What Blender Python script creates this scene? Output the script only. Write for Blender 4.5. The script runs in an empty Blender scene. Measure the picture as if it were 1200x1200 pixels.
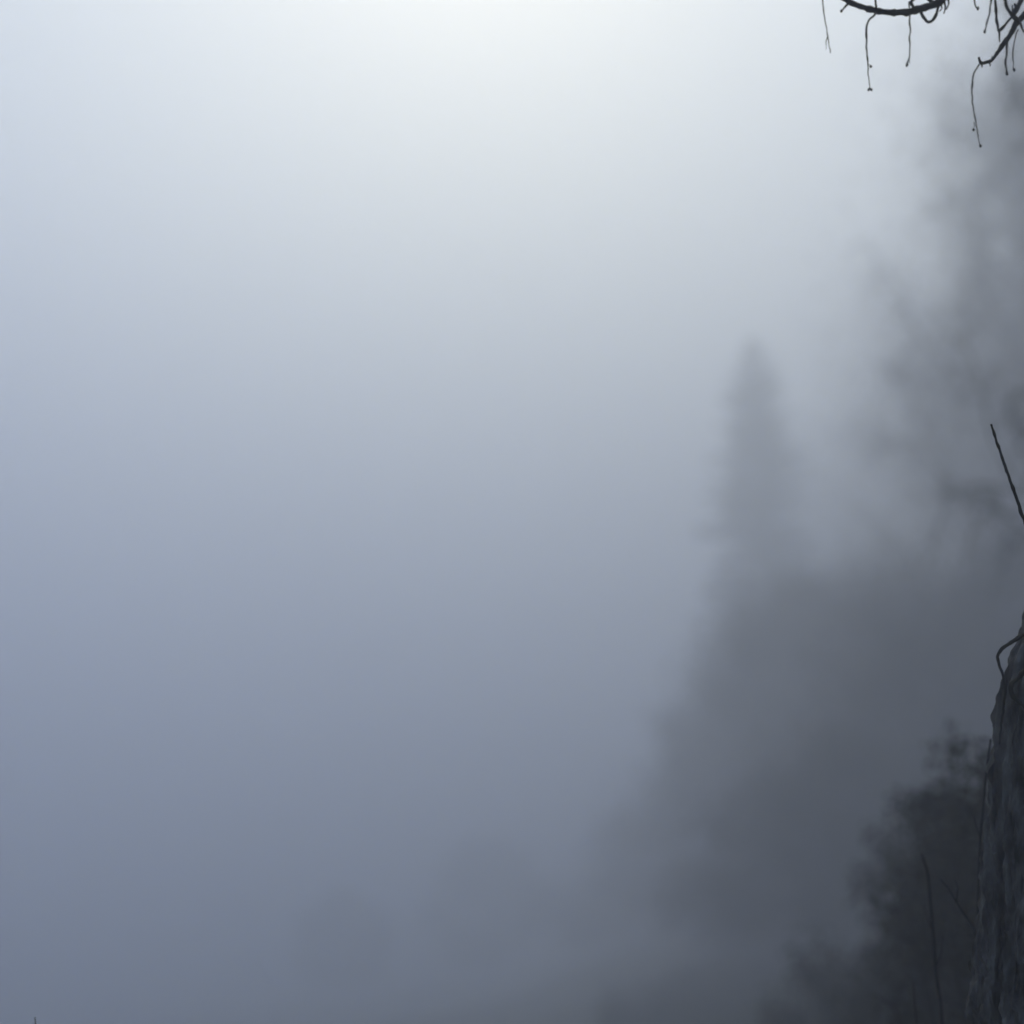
import bpy, math, random
import numpy as np
from mathutils import Vector, Matrix, noise
R = math.radians
S = bpy.context.scene
COL = S.collection
rnd = random.Random(11)

# ------------------------------------------------------------------ camera
CAM = Vector((0, 0, 1.65)); PITCH = R(8); FOV = R(50); TF = math.tan(FOV / 2)
cd = bpy.data.cameras.new('camera'); cam = bpy.data.objects.new('camera', cd); COL.objects.link(cam)
cam.location = CAM; cam.rotation_euler = (R(90) + PITCH, 0, 0)
cd.sensor_fit = 'HORIZONTAL'; cd.angle = FOV; cd.clip_start = 0.05; cd.clip_end = 2000
S.camera = cam
cd.dof.use_dof = True; cd.dof.focus_distance = 1.2; cd.dof.aperture_fstop = 1.5   # focused on the near twigs
FW = Vector((0, math.cos(PITCH), math.sin(PITCH))); UP = Vector((0, -math.sin(PITCH), math.cos(PITCH)))

def P(px, py, d):                       # a photo position (1200 px frame) at d metres ahead
    u = (px - 600) / 600 * TF; v = (600 - py) / 600 * TF
    return CAM + d * (FW + Vector((u, 0, 0)) + v * UP)

Pw = P

# ------------------------------------------------------------------ terrain height
FLOOR = -24.0
def ground(x, y):
    cx = 0.14 * x if x < 0 else 8 * (1 - math.exp(-0.42 * x / 8))
    s = 0.6
    yy = s * math.log1p(math.exp(min(60, (y - 0.6) / s))) if y < 30 else y - 0.6
    z = cx - 0.25 * yy
    z += 0.16 * noise.noise((x * .45, y * .45, 3.1)) + 0.5 * noise.noise((x * .09, y * .09, 7.7)) * min(1, math.hypot(x, y) / 10)
    k = 4.0
    t = (z - FLOOR) / k
    return FLOOR + (k * math.log1p(math.exp(t)) if t < 40 else k * t)

# ------------------------------------------------------------------ materials
def mat(name, c1, c2, scale=6.0, rough=0.9, bump=0.0, stretch=(1, 1, 1), spec=0.2, detail=6.0):
    m = bpy.data.materials.new(name); m.use_nodes = True
    nt = m.node_tree; b = nt.nodes['Principled BSDF']
    tc = nt.nodes.new('ShaderNodeTexCoord'); mp = nt.nodes.new('ShaderNodeMapping'); mp.inputs['Scale'].default_value = stretch
    nz = nt.nodes.new('ShaderNodeTexNoise'); nz.inputs['Scale'].default_value = scale; nz.inputs['Detail'].default_value = detail
    rp = nt.nodes.new('ShaderNodeValToRGB')
    rp.color_ramp.elements[0].position = .35; rp.color_ramp.elements[1].position = .68
    rp.color_ramp.elements[0].color = (*c1, 1); rp.color_ramp.elements[1].color = (*c2, 1)
    L = nt.links
    L.new(tc.outputs['Object'], mp.inputs['Vector']); L.new(mp.outputs['Vector'], nz.inputs['Vector'])
    L.new(nz.outputs['Fac'], rp.inputs['Fac']); L.new(rp.outputs['Color'], b.inputs['Base Color'])
    b.inputs['Roughness'].default_value = rough; b.inputs['Specular IOR Level'].default_value = spec
    if bump:
        bp = nt.nodes.new('ShaderNodeBump'); bp.inputs['Strength'].default_value = bump; bp.inputs['Distance'].default_value = 0.03
        L.new(nz.outputs['Fac'], bp.inputs['Height']); L.new(bp.outputs['Normal'], b.inputs['Normal'])
    return m
M_soil = mat('damp_turf', (.022, .026, .015), (.055, .056, .034), 2.2, .95, .5)
M_grass = mat('wet_grass', (.03, .036, .018), (.075, .075, .045), 1.2, .8)
M_bark = mat('dark_bark', (.03, .027, .022), (.075, .07, .06), 8, .9, .5, (1, 1, .25))
M_twig = mat('wet_twig', (.006, .006, .005), (.016, .014, .011), 20, .75)
M_trunk = mat('furrowed_bark', (.035, .034, .03), (.15, .147, .135), 60, .95, .9, (1, 1, .3), .1, 9)
for n_ in M_trunk.node_tree.nodes:
    if n_.type == 'VALTORGB': n_.color_ramp.elements[0].position = .36; n_.color_ramp.elements[1].position = .7
M_needle = mat('conifer_needles', (.025, .035, .022), (.05, .06, .038), 1.5, .8)
M_leaf = mat('shrub_leaves', (.022, .025, .015), (.05, .05, .034), 3, .75)
M_leaf2 = mat('bramble_leaves', (.010, .012, .008), (.035, .033, .025), 6, .7)

# ------------------------------------------------------------------ mesh helpers
class MB:
    def __init__(self): self.v = []; self.f = []
    def tube(self, pts, rad, n=6):
        pts = [Vector(p) for p in pts]; base = len(self.v); k = len(pts)
        d = (pts[1] - pts[0]).normalized()
        a = d.orthogonal().normalized()
        for i, p in enumerate(pts):
            d = (pts[min(i + 1, k - 1)] - pts[max(i - 1, 0)])
            if d.length < 1e-9: d = Vector((0, 0, 1))
            d.normalize(); a = a - d * a.dot(d)
            if a.length < 1e-6: a = d.orthogonal()
            a.normalize(); b = d.cross(a); r = rad[i]
            for j in range(n):
                t = 2 * math.pi * j / n
                self.v.append(p + a * (math.cos(t) * r) + b * (math.sin(t) * r))
        for i in range(k - 1):
            for j in range(n):
                q = base + i * n
                self.f.append((q + j, q + (j + 1) % n, q + n + (j + 1) % n, q + n + j))
        self.f.append(tuple(base + j for j in reversed(range(n))))
        self.f.append(tuple(base + (k - 1) * n + j for j in range(n)))
    def leaf(self, c, d, side, ln, w):  # a pointed leaf folded a little along its rib
        base = len(self.v); nrm = d.cross(side)
        self.v += [c, c + d * ln * .5 + side * w + nrm * w * .35, c + d * ln, c + d * ln * .5 - side * w + nrm * w * .35]
        self.f += [(base, base + 1, base + 2), (base, base + 2, base + 3)]
    def build(self, name, m, parent=None, loc=None, smooth=True):
        me = bpy.data.meshes.new(name); me.from_pydata([tuple(v) for v in self.v], [], self.f); me.materials.append(m)
        if smooth: me.polygons.foreach_set('use_smooth', [True] * len(me.polygons))
        o = bpy.data.objects.new(name, me); COL.objects.link(o)
        if parent: o.parent = parent
        if loc is not None: o.location = loc
        return o
def thing(name, label, cat, loc, rz=0, sc=1, group=None):
    o = bpy.data.objects.new(name, None); COL.objects.link(o); o.empty_display_size = .2
    o.location = loc; o.rotation_euler = (0, 0, rz); o.scale = (sc, sc, sc) if not isinstance(sc, tuple) else sc
    o['label'] = label; o['category'] = cat
    if group: o['group'] = group
    return o
def dup(root, loc, rz, sc, label, group=None):
    r = root.copy(); COL.objects.link(r); r.location = loc; r.rotation_euler = (0, 0, rz)
    r.scale = (sc, sc, sc) if not isinstance(sc, tuple) else sc
    r['label'] = label
    if group: r['group'] = group
    for ch in list(root.children):
        c = ch.copy(); COL.objects.link(c); c.parent = r
        for g in ch.children:
            e = g.copy(); COL.objects.link(e); e.parent = c
    return r
def rv(rn): 
    while True:
        v = Vector((rn.uniform(-1, 1), rn.uniform(-1, 1), rn.uniform(-1, 1)))
        if .05 < v.length < 1: return v.normalized()

# ------------------------------------------------------------------ ground
def axis(lo, hi, fine_lo, fine_hi, f, c):
    a = []; x = lo
    while x < hi - 1e-6:
        a.append(x); x += f if fine_lo <= x < fine_hi else c
    a.append(hi); return a
xs = axis(-190, 190, -10, 30, .5, 4.0); ys = axis(-30, 230, -4, 40, .5, 4.0)
g = MB()
for y in ys:
    for x in xs: g.v.append((x, y, ground(x, y)))
nx = len(xs)
for j in range(len(ys) - 1):
    for i in range(nx - 1): g.f.append((j * nx + i, j * nx + i + 1, (j + 1) * nx + i + 1, (j + 1) * nx + i))
go = g.build('hillside', M_soil); go['kind'] = 'structure'

# grass
g = MB(); rn = random.Random(5)
def blade(x, y, h, rn):
    z = ground(x, y) - .02; a = rn.uniform(0, 6.283); s = Vector((math.cos(a), math.sin(a), 0)); ln = Vector((rn.gauss(0, .3), rn.gauss(0, .3), 0))
    w = rn.uniform(.003, .007); b = len(g.v); p = Vector((x, y, z))
    m = p + Vector((0, 0, h * .6)) + ln * h * .3; t = p + Vector((0, 0, h * rn.uniform(.75, 1))) + ln * h
    g.v.extend([p - s * w, p + s * w, m + s * w * .8, m - s * w * .8, t]); g.f.extend([(b, b + 1, b + 2, b + 3), (b + 3, b + 2, b + 4)])
n = 0
while n < 42000:
    d = 2.2 + 20 * rn.random() ** 1.5; px = rn.uniform(700, 1300); p = P(px, 900, d); x, y = p.x, p.y
    cl = noise.noise((x * 1.3, y * 1.3, 0))
    if cl < rn.uniform(-.7, .2): continue
    blade(x, y, rn.uniform(.18, .5) * (1 + .8 * cl), rn); n += 1
gr = g.build('grass', M_grass); gr['kind'] = 'stuff'

# ------------------------------------------------------------------ conifer
def conifer_mesh(H, prof, seed, clear=.06):
    rn = random.Random(seed); c = MB(); t = MB()
    t.tube([(0, 0, -.4), (0, 0, H * .35), (.05, 0, H * .7), (0, .03, H * .985)], [H * .014, H * .011, H * .006, .012], 9)
    z = H * clear
    while z < H * .99:
        dep = H - z; r0 = prof(dep)
        for k in range(rn.randint(10, 14)):
            a = rn.uniform(0, 6.283); ln = r0 * rn.uniform(.55, 1.12) + .04
            dr = rn.uniform(.05, .35) if dep > 3 else rn.uniform(-.5, .0)
            o = Vector((math.cos(a), math.sin(a), 0)); sd = Vector((-o.y, o.x, 0))
            pts = [Vector((0, 0, z)) + o * (ln * s) + Vector((0, 0, -dr * ln * s + .22 * ln * s * s)) for s in (0, .35, .7, 1)]
            c.tube(pts, [.022, .016, .01, .004], 3)
            m = max(5, int(ln * 9))
            for q in range(m):
                s = (.12 + .9 * (q + rn.random()) / m); p = Vector((0, 0, z)) + o * (ln * s) + Vector((0, 0, -dr * ln * s + .22 * ln * s * s))
                for sg in (-1, 1):
                    dv = (o * .7 + sd * sg * rn.uniform(.3, 1) + Vector((0, 0, rn.uniform(-.7, .15)))).normalized()
                    L = rn.uniform(.22, .5) * (1.15 - .5 * s) * min(1, .3 + .2 * dep)
                    sv = dv.cross(rv(rn)).normalized()
                    c.leaf(p, dv, sv, L, L * rn.uniform(.16, .28))
        z += rn.uniform(.2, .34)
    return t, c
def conifer(label, px, ptop, d, prof, seed, group=None):
    top = P(px, ptop, d); zb = ground(top.x, top.y); H = top.z - zb
    th = thing('spruce_tree', label, 'tree', (top.x, top.y, zb), 0, 1, group)
    t, c = conifer_mesh(H, prof, seed)
    t.build('trunk', M_bark, th); c.build('crown', M_needle, th, smooth=False)
    return th
conifer('tall narrow spire-shaped conifer, faintest and highest of the conifers in the fog', 882, 392, 40, lambda e: .84 * (1.75 * (1 - math.exp(-e / 2.7)) + .09 * e), 1)
conifer('broad dark conifer standing in fog just right of the spire-shaped one, its tip blunt', 990, 650, 37, lambda e: 1.5 * (1 - math.exp(-e / 2.2)) + .10 * e, 2)
conifer('short young conifer low on the foggy slope, nearest of the conifers', 1035, 620, 27, lambda e: 1.2 * (1 - math.exp(-e / 1.)) + .14 * e, 3)

# ------------------------------------------------------------------ bare broadleaved trees
def bare_mesh(H, seed, spread=1.0, limbs=18, dens=8, wither=1):
    rn = random.Random(seed); t = MB(); c = MB()
    n = 9; tp = []; 
    for i in range(n):
        s = i / (n - 1); tp.append(Vector((rn.gauss(0, .06) * H * .06 * i ** .5, rn.gauss(0, .06) * H * .06 * i ** .5, -.4 + s * (H * .9 + .4))))
    tr = [H * .017 * (1 - .9 * (i / (n - 1)) ** .8) + (.06 if i == 0 else 0) for i in range(n)]
    t.tube(tp, tr, 9)
    def grow(p, d, L, r, lev):
        k = 5 if lev < 2 else 4; pts = [p]; q = p.copy(); dd = d.copy()
        for i in range(k):
            g_ = (.10, .02, -.14, -.22)[lev]
            dd = (dd + rv(rn) * (.17 + .05 * lev) + Vector((0, 0, g_))).normalized(); q = q + dd * (L / k); pts.append(q.copy())
        c.tube(pts, [r * (1 - .8 * i / k) for i in range(k + 1)], (5, 4, 3, 3)[lev])
        if lev == 3:
            for i in range(1, k + 1):
                for _ in range(wither):
                    d_ = (rv(rn) + Vector((0, 0, -.5))).normalized(); c.leaf(pts[i] + rv(rn) * .12, d_, d_.cross(rv(rn)).normalized(), rn.uniform(.03, .07), .012)
            return
        m = (dens, dens, 4)[lev]
        for i in range(m):
            s = .2 + .8 * (i + rn.random()) / m; f = s * k; a = min(int(f), k - 1); w = min(1, f - a)
            o = pts[a].lerp(pts[a + 1], w); ax = (pts[a + 1] - pts[a]).normalized()
            sd = ax.cross(rv(rn)).normalized(); nd = (ax * rn.uniform(.5, .9) + sd * rn.uniform(.5, .9)).normalized()
            grow(o, nd, L * (.50, .5, .55)[lev] * rn.uniform(.6, 1.2) * (1.1 - .4 * s), max(.0022, r * (.5, .45, .5)[lev]), lev + 1)
    for i in range(limbs):
        s = .25 + .7 * (i + rn.random() * .8) / limbs; f = s * (n - 1); a = min(int(f), n - 2)
        o = tp[a].lerp(tp[a + 1], f - a); az = i * 2.4 + rn.uniform(-.4, .4)
        el = rn.uniform(.25, .75); d = Vector((math.cos(az) * math.cos(el), math.sin(az) * math.cos(el), math.sin(el)))
        grow(o, d, H * .34 * spread * (1.15 - .75 * s) * rn.uniform(.8, 1.2), H * .0042 * (1.2 - .8 * s) + .006, 0)
    return t, c
def bare_proto(H, seed, **k):
    t, c = bare_mesh(H, seed, **k)
    th = thing('bare_tree', 'x', 'tree', (0, 0, 0)); t.build('trunk', M_bark, th); c.build('crown', M_twig, th); return th
G = 'bare trees in the fog on the right-hand slope'
def put_bare(proto, first, H, px, ptop, d, rz, label, fat=1.0):
    top = P(px, ptop, d); zb = ground(top.x, top.y); s = (top.z - zb) / H
    if first:
        proto.location = (top.x, top.y, zb); proto.rotation_euler = (0, 0, rz); proto.scale = (s * fat, s * fat, s); proto['label'] = label; proto['group'] = G
    else: dup(proto, (top.x, top.y, zb), rz, (s * fat, s * fat, s), label, G)
A = bare_proto(15, 21); B = bare_proto(15, 34, spread=.95)
put_bare(A, True, 15, 1205, -90, 19, 0.3, 'nearest bare tree in the fog, its trunk close to the right edge', .6)
put_bare(B, True, 15, 1190, 60, 26, 1.1, 'bare tree in the fog just left of the one at the right edge', .6)
put_bare(A, False, 15, 1185, 260, 38, 2.9, 'pale bare tree half dissolved in fog between the conifers and the darker bare trees', .6)
put_bare(B, False, 15, 1285, -260, 6, 2.2, 'slender bare tree standing closest behind the near twigs, mostly outside the right edge', .5)
put_bare(B, False, 15, 1275, 0, 21, 4.0, 'bare tree in the fog whose crown comes in over the right edge', .65)

# ------------------------------------------------------------------ leafy trees and shrubs
def leafy_mesh(H, W, seed, nclump, nleaf, ls):
    rn = random.Random(seed); st = MB(); lf = MB()
    for i in range(nclump):
        a = rn.uniform(0, 6.283); rr = math.sqrt(rn.random()); hz = rn.uniform(.22, 1)
        env = math.sqrt(max(.05, 1 - (abs(hz - .5) / .56) ** 2)); c = Vector((math.cos(a) * rr * W * env, math.sin(a) * rr * W * env, hz * H * rn.uniform(.85, 1.05)))
        b = Vector((rn.gauss(0, .05), rn.gauss(0, .05), 0)) * W
        mid = b.lerp(c, .5) + Vector((-c.x, -c.y, 0)) * .15 + rv(rn) * W * .05
        st.tube([b - Vector((0, 0, .1)), mid, c, c + (c - mid) * .08], [.012 + H * .004, .008 + H * .002, .004, .0015], 4)
        cr = W * rn.uniform(.3, .6)
        for k in range(nleaf):
            p = c + rv(rn) * cr * rn.random() ** .5; d = (rv(rn) + Vector((0, 0, -.2))).normalized()
            L = ls * rn.uniform(.6, 1.3); lf.leaf(p, d, d.cross(rv(rn)).normalized(), L, L * .28)
    return st, lf
def soft_mesh(H, W, seed, n, ls, ncl=26, loose=.75):
    # a loose crown: leaves thin out towards its outside, gathered along limbs
    rg = np.random.default_rng(seed); rn = random.Random(seed); st = MB()
    st.tube([(0, 0, -.4), (.02 * W, 0, H * .3), (0, .02 * W, H * .6), (0, 0, H * .9)], [H * .018, H * .013, H * .008, .01], 8)
    cen = []
    for i in range(ncl):
        u = rn.random(); hz = .22 + .72 * u; a = i * 2.4 + rn.uniform(-.5, .5); env = (math.sin(math.pi * (.12 + .85 * u)) ** .7)
        rr = W * env * rn.uniform(.35, .95); c = Vector((math.cos(a) * rr, math.sin(a) * rr, hz * H)); cen.append((c, W * rn.uniform(.2, .42)))
        b = Vector((0, 0, max(.12 * H, c.z - rr * .8))); mid = b.lerp(c, .55) + rv(rn) * W * .06
        st.tube([b, mid, c], [H * .006, H * .004, .006], 5)
    ci = rg.integers(0, ncl, n); C = np.array([tuple(c) for c, _ in cen])[ci]; rad = np.array([r for _, r in cen])[ci][:, None]
    p = C + rg.normal(0, loose, (n, 3)) * rad * np.array([1, 1, .8])
    p[:, 2] = np.clip(p[:, 2], .02 * H, None)
    d = rg.normal(0, 1, (n, 3)) + np.array([0, 0, -.5]); d /= np.linalg.norm(d, axis=1, keepdims=True)
    q = np.cross(d, rg.normal(0, 1, (n, 3))); q /= np.linalg.norm(q, axis=1, keepdims=True)
    L = ls * rg.uniform(.5, 1.3, (n, 1)); v = np.stack([p, p + d * L * .5 + q * L * .26, p + d * L, p + d * L * .5 - q * L * .26], 1).reshape(-1, 3)
    lf = MB(); lf.v = v.tolist(); lf.f = [(4 * i, 4 * i + 1, 4 * i + 2, 4 * i + 3) for i in range(n)]
    return st, lf
def soft(name, label, cat, px, ptop, d, W, seed, n, ls, m, group=None, **kw):
    top = P(px, ptop, d); zb = ground(top.x, top.y); H = top.z - zb
    th = thing(name, label, cat, (top.x, top.y, zb), 0, 1, group); st, lf = soft_mesh(H, W, seed, n, ls, **kw)
    st.build('trunk', M_bark, th); lf.build('crown', m, th, smooth=False); return th
def leafy(name, label, cat, px, ptop, d, W, seed, nclump, nleaf, ls, m, group=None, stem='stem', crown='foliage'):
    top = P(px, ptop, d); zb = ground(top.x, top.y); H = top.z - zb
    th = thing(name, label, cat, (top.x, top.y, zb), 0, 1, group); st, lf = leafy_mesh(H, W, seed, nclump, nleaf, ls)
    st.build(stem, M_bark, th); lf.build(crown, m, th, smooth=False); return th
GV = 'rounded trees far down in the foggy valley'
soft('round_tree', 'faint rounded treetop low in the fog, the left and smaller one', 'tree', 403, 1050, 57, 2.3, 51, 9000, .3, M_leaf, GV)
soft('round_tree', 'faint wide treetop low in the fog, nearer the picture centre than its neighbour', 'tree', 575, 995, 61, 3.2, 52, 12000, .3, M_leaf, GV)
GR = 'rounded trees along the lower edge of the foggy slope'
ROW = ((725, 1030, 48, 3.0, 58, 9000, .24, 'faintest tree of the dark row, lowest and farthest left on the foggy slope'),
       (785, 930, 40, 2.9, 59, 12000, .2, 'second from the left in the dark row of trees, still very faint'),
       (845, 800, 33, 2.5, 53, 16000, .16, 'third from the left in the dark row, left below the spire-shaped conifer'),
       (900, 710, 27, 2.3, 55, 22000, .13, 'dim grey rounded tree low in front of the spire-shaped conifer'),
       (955, 670, 22, 2.0, 60, 30000, .1, 'grey rounded tree low on the slope, right of the spire-shaped conifer'),
       (1030, 665, 18, 1.7, 61, 36000, .08, 'dark grey rounded tree in the row between the young conifer and the near shrubs'),
       (1095, 655, 15, 1.4, 54, 40000, .065, 'dark rounded tree just behind the near shrubs, second last of the row'),
       (1160, 620, 13, 1.3, 62, 42000, .055, 'darkest tree of the row, right behind the rough near trunk'))
for px, pt, d, W, sd_, n, ls, lab in ROW: soft('round_tree', lab, 'tree', px, pt, d, W, sd_, n, ls, M_leaf, GR)
LOW = ((880, 1000, 21, 1.5, 71, 22000, .085, 'low dark bush farthest down the slope, below the dark row of trees'),
       (925, 910, 16, 1.3, 72, 26000, .07, 'low dark bush in the middle of the slope below the grey rounded trees'),
       (1000, 850, 13, 1.1, 73, 30000, .055, 'low dark bush highest on the slope, just left of the near shrubs'))
for px, pt, d, W, sd_, n, ls, lab in LOW: soft('low_bush', lab, 'bush', px, pt, d, W, sd_, n, ls, M_leaf, 'low bushes on the foggy slope')
GT = 'tall loose trees in the fog behind the bare ones'
soft('tall_tree', 'tall loose-crowned tree in the fog filling the right edge of the picture', 'tree', 1330, -160, 17, 3.5, 57, 90000, .07, M_leaf, GT, ncl=110, loose=.85)
soft('tall_tree', 'tall pale loose-crowned tree in the fog, left of the one at the right edge', 'tree', 1255, 60, 26, 3.6, 56, 70000, .09, M_leaf, GT, ncl=110, loose=.85)
soft('tall_tree', 'very faint loose-crowned tree in the fog filling the gap right of the spire-shaped conifer', 'tree', 1065, 300, 38, 4.3, 64, 60000, .11, M_leaf, GT, ncl=120, loose=.95)
soft('tall_tree', 'grey loose-crowned tree in the fog straight above the dark near shrubs', 'tree', 1150, 420, 33, 3.0, 63, 40000, .11, M_leaf, GT, ncl=110, loose=.85)

GS = 'shrubs on the near bank'
leafy('leafy_shrub', 'tallest dark shrub on the near bank, left of the rough tree trunk', 'shrub', 1142, 892, 2.3, .18, 61, 90, 130, .018, M_leaf2, GS)
leafy('leafy_shrub', 'dark shrub at the left side of the tallest one on the near bank', 'shrub', 1106, 900, 2.8, .17, 62, 90, 130, .021, M_leaf2, GS)
leafy('leafy_shrub', 'low greyish shrub at the foot of the bank, farthest left of the near shrubs', 'shrub', 990, 1125, 5.6, .36, 63, 70, 90, .04, M_leaf2, GS)
leafy('leafy_shrub', 'low shrub halfway down the bank between the greyish one and the dark ones', 'shrub', 1072, 1000, 3.9, .25, 64, 90, 120, .026, M_leaf2, GS)
leafy('leafy_shrub', 'black shrub growing close beside the rough tree trunk', 'shrub', 1195, 885, 1.9, .14, 65, 80, 110, .014, M_leaf2, GS)

# ------------------------------------------------------------------ near gnarled tree: trunk at the right edge, boughs hanging in from above
NK = .31
def near_tree():
    def P(px, py, d): return Pw(px, py, d * NK)
    base = P(1225, 1300, 4.0); zb = ground(base.x, base.y); O = Vector((base.x, base.y, zb))
    th = thing('gnarled_tree', 'black gnarled tree with furrowed trunk at the right edge, twigs hanging in from above', 'tree', O)
    # trunk: furrowed, knotted
    pa = P(1218, 1230, 4.0)
    axis_ = [(Vector((pa.x + .03, pa.y - .02, zb - .3)), .30), (Vector((pa.x + .02, pa.y - .01, zb + .15)), .26), (Vector((pa.x + .01, pa.y, zb + .55)), .235), (Vector((pa.x, pa.y, zb + .9)), .225), (pa, .21), (P(1219, 1080, 4.0), .185), (P(1220, 950, 4.0), .165), (P(1224, 850, 4.0), .155),
             (P(1240, 770, 4.0), .155), (P(1268, 690, 4.02), .145), (P(1290, 600, 4.05), .135), (P(1300, 400, 4.1), .12), (P(1290, 200, 4.1), .11), (P(1296, 0, 4.1), .095), (P(1296, -200, 4.1), .07), (P(1300, -420, 4.1), .03)]
    mb = MB(); N = 150
    K = 520
    for i in range(K + 1):
        f = i / K * (len(axis_) - 1); a = min(int(f), len(axis_) - 2); w = f - a
        p0, p1 = axis_[max(a - 1, 0)][0], axis_[a][0]; p2, p3 = axis_[a + 1][0], axis_[min(a + 2, len(axis_) - 1)][0]
        c = .5 * ((2 * p1) + (p2 - p0) * w + (2 * p0 - 5 * p1 + 4 * p2 - p3) * w * w + (3 * p1 - p0 - 3 * p2 + p3) * w ** 3)
        r = axis_[a][1] * (1 - w) + axis_[a + 1][1] * w
        for j in range(N):
            t = 2 * math.pi * j / N; u = Vector((math.cos(t), math.sin(t), 0))
            tw = t + c.z * .55; ux, uy = math.cos(tw), math.sin(tw)
            wv = .35 * noise.noise((ux * 2, uy * 2, c.z * 3 + 9))
            rd = 1 - 2 * abs(noise.noise((ux * 3.4 + wv, uy * 3.4 + wv, c.z * 3.2))) ; rd2 = 1 - 2 * abs(noise.noise((ux * 7 + wv, uy * 7, c.z * 11 + 5)))
            fr = .26 * (rd - .55) + .16 * (rd2 - .55) + .13 * noise.noise((ux * 19, uy * 19, c.z * 40)) + .08 * noise.noise((ux * 40, uy * 40, c.z * 75)) + .12 * noise.noise((ux * 1.4, uy * 1.4, c.z * 4))
            mb.v.append(c + u * r * NK * (1 + fr))
    for i in range(K):
        for j in range(N): mb.f.append((i * N + j, i * N + (j + 1) % N, (i + 1) * N + (j + 1) % N, (i + 1) * N + j))
    mb.f.append(tuple(K * N + j for j in range(N)))
    mb.v = [v - O for v in mb.v]
    tr = mb.build('trunk', M_trunk, th)
    pxm = 4.0 * TF / 600
    rn = random.Random(77)
    def path(mb, pts, w0, w1, d=3.6, n=6, jit=.0, knots=True):
        # pts in picture positions; refined, jittered in depth so the twig bends in space
        q = []
        dz = 0
        for i in range(len(pts) - 1):
            m = max(2, int(math.hypot(pts[i + 1][0] - pts[i][0], pts[i + 1][1] - pts[i][1]) / 3))
            for s in range(m):
                t = s / m; x = pts[i][0] * (1 - t) + pts[i + 1][0] * t; y = pts[i][1] * (1 - t) + pts[i + 1][1] * t
                dz += rn.gauss(0, .004); q.append(P(x + rn.gauss(0, .55), y + rn.gauss(0, .55), d + dz) - O)
        q.append(P(pts[-1][0], pts[-1][1], d + dz) - O)
        for _ in range(1):
            q = [q[0]] + [(q[i - 1] + q[i] * 2 + q[i + 1]) / 4 for i in range(1, len(q) - 1)] + [q[-1]]
        k = len(q); sc = d * NK * TF / 600
        rad = []
        for i in range(k):
            s = i / (k - 1); r = (w0 * (1 - s) + w1 * s) * .58 * sc
            if knots: r *= 1 + .7 * max(-.1, noise.noise((i * .41, w0, pts[0][0] * .1)))
            rad.append(r)
        mb.tube(q, rad, n)
    def bud(mb, x, y, d, L=3.0, ang=0):
        sc = d * NK * TF / 600; c = P(x, y, d) - O; v = Vector((math.sin(ang) , 0, -math.cos(ang)))
        mb.tube([c - v * L * sc, c - v * L * .3 * sc, c + v * L * .4 * sc, c + v * L * sc], [.5 * sc, 1.5 * sc, 1.4 * sc, .2 * sc], 6)
    D = 3.6
    # bough one: leaves the trunk above the frame, dips into the picture as an arc
    b = MB()
    path(b, [(1296, -130), (1240, -90), (1170, -45), (1130, -18), (1106, -2), (1098, 4), (1084, 9), (1066, 14.5), (1045, 15), (1030, 13.5), (1012, 9), (998, 4), (985, -4), (968, -20), (950, -44)], 16, 3.2)
    path(b, [(1106, -2), (1090, -6), (1076, -4), (1066, 2), (1072, 10), (1084, 9)], 3.6, 2.6)
    path(b, [(1078, 11), (1082, 20), (1088, 27), (1094, 24), (1099, 14), (1101, 2), (1098, -6)], 3.0, 2.6)
    path(b, [(1104, -4), (1100, 5), (1094, 3), (1086, -3)], 4, 3)
    path(b, [(1106, -2), (1108, 8), (1106, 16)], 2.2, 1.2)
    path(b, [(1110, -8), (1112, 4), (1109, 11)], 2.0, 1.2)
    path(b, [(1098, 2), (1105, 9), (1101, 13)], 2.0, 1.2)
    path(b, [(996, 3), (990, 8), (986, 14)], 3.2, 1.4); bud(b, 986, 13, D, 2.2)
    path(b, [(1026, -12), (1026, 4), (1027, 16)], 2.0, 2.2)
    o1 = b.build('bough', M_twig, th)
    b = MB(); path(b, [(1026, 15), (1024, 20), (1018, 22), (1015.5, 30), (1015, 55), (1017, 72), (1018, 90), (1019.5, 104)], 2.4, .9)
    bud(b, 1020.5, 78, D, 2.0); bud(b, 1018, 105, D, 2.2, -.4); bud(b, 1021, 105, D, 2, .5); path(b, [(1017.5, 75), (1019.5, 76), (1020.5, 78)], .8, .7); b.build('hanging_twig', M_twig, o1)
    b = MB(); path(b, [(1065, 2), (1066, 16), (1066, 40), (1066, 62), (1064.5, 69), (1062.5, 78)], 1.5, 1.2); path(b, [(1065, 67), (1066, 74)], 1, .6); bud(b, 1063, 76, D, 3.0, -.3); b.build('hanging_twig', M_twig, o1)
    b = MB(); path(b, [(962, -30), (964, -4), (965, 14), (968, 28), (970, 46), (973, 62)], 1.3, .9); path(b, [(969, 44), (967.6, 52), (968, 58)], .8, .6); b.build('hanging_twig', M_twig, o1)
    # bough two: from the right edge, hooked end
    b = MB(); 
    path(b, [(1290, -20), (1250, -6), (1222, 4), (1204, 15), (1193, 25), (1182, 43), (1172, 57), (1165, 68), (1159, 73), (1152, 74.5), (1149, 73), (1147, 67)], 12, 2.4)
    path(b, [(1162, 71), (1162.5, 66)], 2.4, 1.2); path(b, [(1150, 74), (1151, 79)], 2, 1); path(b, [(1160, 73), (1160.5, 78)], 2, 1)
    path(b, [(1194, 24), (1187, 19), (1181, 10), (1177, -2), (1172, -14)], 3.4, 2.4)
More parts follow.
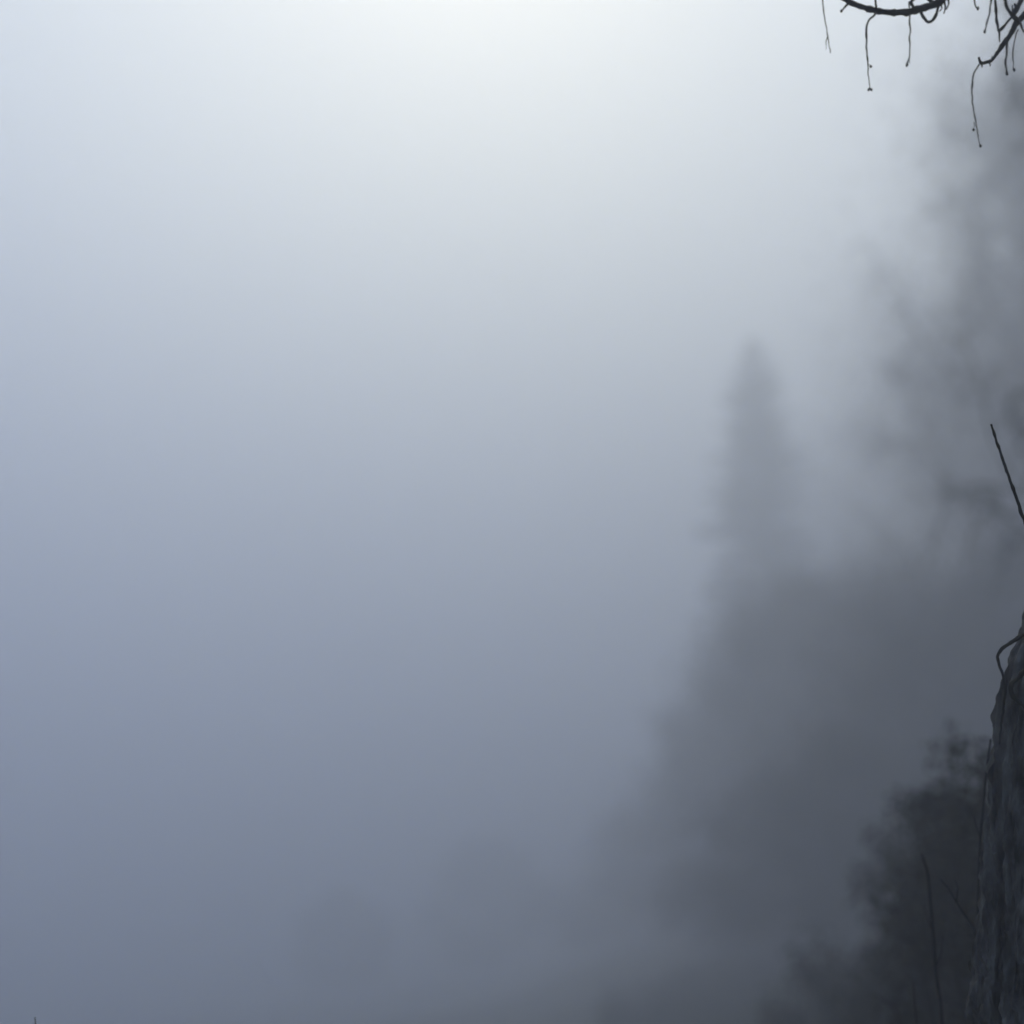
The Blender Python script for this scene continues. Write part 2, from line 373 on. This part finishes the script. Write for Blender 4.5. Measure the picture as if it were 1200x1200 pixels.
    path(b, [(1187, 18), (1180, 27), (1173, 35), (1171, 38), (1168, 25), (1166, 0), (1165, -14)], 2.8, 2.4)
    path(b, [(1171, 36), (1171, 44), (1171.5, 49)], 2.4, 1.1)
    path(b, [(1187, 18), (1192, 9), (1198, -4), (1204, -14)], 5.2, 4.4); path(b, [(1191, 10), (1189, 4)], 3, 1.6)
    path(b, [(1195, 25), (1198, 33), (1204, 42)], 2.2, 1.8)
    path(b, [(1187, 17), (1186, 6)], 2, 1.2)
    o2 = b.build('bough', M_twig, th)
    b = MB(); path(b, [(1147.5, 75), (1143, 83), (1140, 92), (1139, 108), (1139.5, 120), (1142, 134), (1144, 148), (1146.5, 160)], 1.8, 1.0)
    bud(b, 1141, 152, D, 2.0); path(b, [(1143, 143), (1141.5, 149)], .8, .7); path(b, [(1146, 158), (1148, 166), (1149, 173)], .9, .7); bud(b, 1149, 171, D, 2.0, .2); b.build('hanging_twig', M_twig, o2)
    b = MB(); path(b, [(1180, 46), (1180.5, 56), (1180, 65), (1177.5, 70), (1178.5, 78), (1180, 88)], 2.4, 1.4); bud(b, 1180, 86, D, 3.2, .2); b.build('hanging_twig', M_twig, o2)
    b = MB(); path(b, [(1193, 34), (1189, 46), (1187.5, 60), (1187, 72), (1188.5, 84)], 1.2, .8); bud(b, 1188.5, 82, D, 2.4); b.build('hanging_twig', M_twig, o2)
    # twigs from higher boughs hanging over the top edge
    b = MB(); path(b, [(1296, -90), (1230, -60), (1180, -40), (1150, -30), (1140, -26)], 11, 3)
    o3 = b.build('bough', M_twig, th)
    for pts, w in (([(1141, -26), (1142, 0), (1144, 8), (1146, 12)], 1.9), ([(1163, -34), (1161.5, 0), (1159, 17), (1156, 28), (1154, 39)], 2.0)):
        b = MB(); path(b, pts, w, 1.3); bud(b, pts[-1][0], pts[-1][1] - 2, D, 2.6, -.1); b.build('hanging_twig', M_twig, o3)
    # straight shoot over the right edge, knuckled branch above the shrubs
    b = MB(); path(b, [(1240, 700), (1218, 650), (1200, 610), (1186, 570), (1173, 532), (1161.5, 497)], 5.0, 2.4, 3.8); b.build('shoot', M_twig, th)
    b = MB(); path(b, [(1215, 778), (1200, 787), (1190, 797), (1183, 806), (1187, 816), (1194, 824), (1206, 832)], 5, 3, 3.75, 8)
    path(b, [(1212, 738), (1196, 746), (1184, 753), (1174, 760), (1168, 770), (1171, 780), (1176, 792), (1178, 812), (1175, 836), (1171, 872)], 4, 1.8, 3.72, 8)
    b.build('crooked_branch', M_twig, th)
    return th
near_tree()

# ------------------------------------------------------------------ saplings and stalks close to the camera
def stems(name, label, cat, base_px, d, paths, part='stem'):
    b0 = P(base_px, 1260, d); zb = ground(b0.x, b0.y); O = Vector((b0.x, b0.y, zb)); th = thing(name, label, cat, O); rn = random.Random(base_px)
    for pts, w0, w1 in paths:
        mb = MB(); q = []; dz = 0
        for i in range(len(pts) - 1):
            for s in range(5):
                t = s / 5; dz += rn.gauss(0, .006)
                q.append(P(pts[i][0] * (1 - t) + pts[i + 1][0] * t + rn.gauss(0, .8), pts[i][1] * (1 - t) + pts[i + 1][1] * t, d + dz) - O)
        q.append(P(*pts[-1], d + dz) - O)
        if pts[0][1] >= 1200: q = [Vector((rn.gauss(0, .01), rn.gauss(0, .01), -.06))] + q
        for _ in range(2): q = [q[0]] + [(q[i - 1] + 2 * q[i] + q[i + 1]) / 4 for i in range(1, len(q) - 1)] + [q[-1]]
        k = len(q); sc = d * TF / 600
        mb.tube(q, [(w0 * (1 - i / (k - 1)) + w1 * i / (k - 1)) * .5 * sc for i in range(k)], 7)
        mb.build(part, M_twig, th)
    return th
stems('sapling', 'thin dark sapling with a bent tip, left of the forked one', 'sapling', 1108, 1.45, [([(1106, 1240), (1102, 1180), (1094, 1120), (1091, 1060), (1087, 1020), (1080, 1000)], 5.0, 2.2), ([(1076, 1230), (1073, 1190), (1070, 1150)], 2.4, 1.2), ([(1092, 1090), (1086, 1072), (1083, 1060)], 1.8, .9), ([(1096, 1135), (1104, 1112), (1105, 1098)], 1.8, .9)])
stems('sapling', 'thin black forked sapling standing before the rough tree trunk', 'sapling', 1148, 1.35, [([(1150, 1240), (1148, 1150), (1146, 1060), (1150, 970), (1158, 890), (1161, 866)], 5.0, 2.2), ([(1146, 1098), (1130, 1072), (1114, 1044), (1102, 1030)], 3.6, 1.6), ([(1122, 1058), (1122, 1040), (1119, 1030)], 1.8, .9), ([(1149, 985), (1142, 965), (1141, 950)], 1.8, .9)])
stems('sapling', 'short leaning dry stem at the bottom of the near bank', 'sapling', 1062, 1.8, [([(1060, 1240), (1050, 1182), (1036, 1172), (1022, 1166)], 3.0, 1.6)])
stems('dry_stalk', 'tip of a dry stalk poking in at the bottom left corner', 'stalk', 42, 1.3, [([(43, 1250), (42, 1215), (41, 1192)], 2.6, 1.0)])

# ------------------------------------------------------------------ haze
TOP = 38.0
X0, X1, Y0, Y1, Z0 = -200, 200, -40, 240, FLOOR - 2.0
bx = MB(); bx.v = [(x, y, z) for z in (Z0, TOP) for y in (Y0, Y1) for x in (X0, X1)]
bx.f = [(0, 2, 3, 1), (4, 5, 7, 6), (0, 1, 5, 4), (2, 6, 7, 3), (0, 4, 6, 2), (1, 3, 7, 5)]
hm = bpy.data.materials.new('fog'); hm.use_nodes = True; nt = hm.node_tree; nt.nodes.clear()
out = nt.nodes.new('ShaderNodeOutputMaterial'); pv = nt.nodes.new('ShaderNodeVolumePrincipled')
pv.inputs['Color'].default_value = (.80, .853, .997, 1); pv.inputs['Density'].default_value = .045
pv.inputs['Anisotropy'].default_value = .5; pv.inputs['Density Attribute'].default_value = ''
nt.links.new(pv.outputs['Volume'], out.inputs['Volume'])
hz = bx.build('haze', hm, smooth=False); hz['kind'] = 'stuff'

# ------------------------------------------------------------------ light
EL, AZ = R(42), R(-2)                    # azimuth from +Y towards +X
w = bpy.data.worlds.new('World'); S.world = w; w.use_nodes = True; nt = w.node_tree
bg = nt.nodes['Background']; sk = nt.nodes.new('ShaderNodeTexSky'); sk.sky_type = 'NISHITA'; sk.sun_disc = False
sk.sun_elevation = EL; sk.sun_rotation = AZ; nt.links.new(sk.outputs['Color'], bg.inputs['Color']); bg.inputs['Strength'].default_value = .15
sd = bpy.data.lights.new('sun', 'SUN'); sd.energy = 2.5; sd.angle = R(.5); sd.color = (1, .848, .29)
so = bpy.data.objects.new('sun', sd); COL.objects.link(so)
tosun = Vector((math.sin(AZ) * math.cos(EL), math.cos(AZ) * math.cos(EL), math.sin(EL)))
so.rotation_euler = tosun.to_track_quat('Z', 'Y').to_euler(); so.location = (0, 0, 60)

S.cycles.max_bounces = 10; S.cycles.diffuse_bounces = 2; S.cycles.glossy_bounces = 1; S.cycles.volume_bounces = 6
S.cycles.use_denoising = True
S.view_settings.view_transform = 'Standard'; S.view_settings.look = 'None'; S.view_settings.gamma = 1
S.view_settings.exposure = 0.77
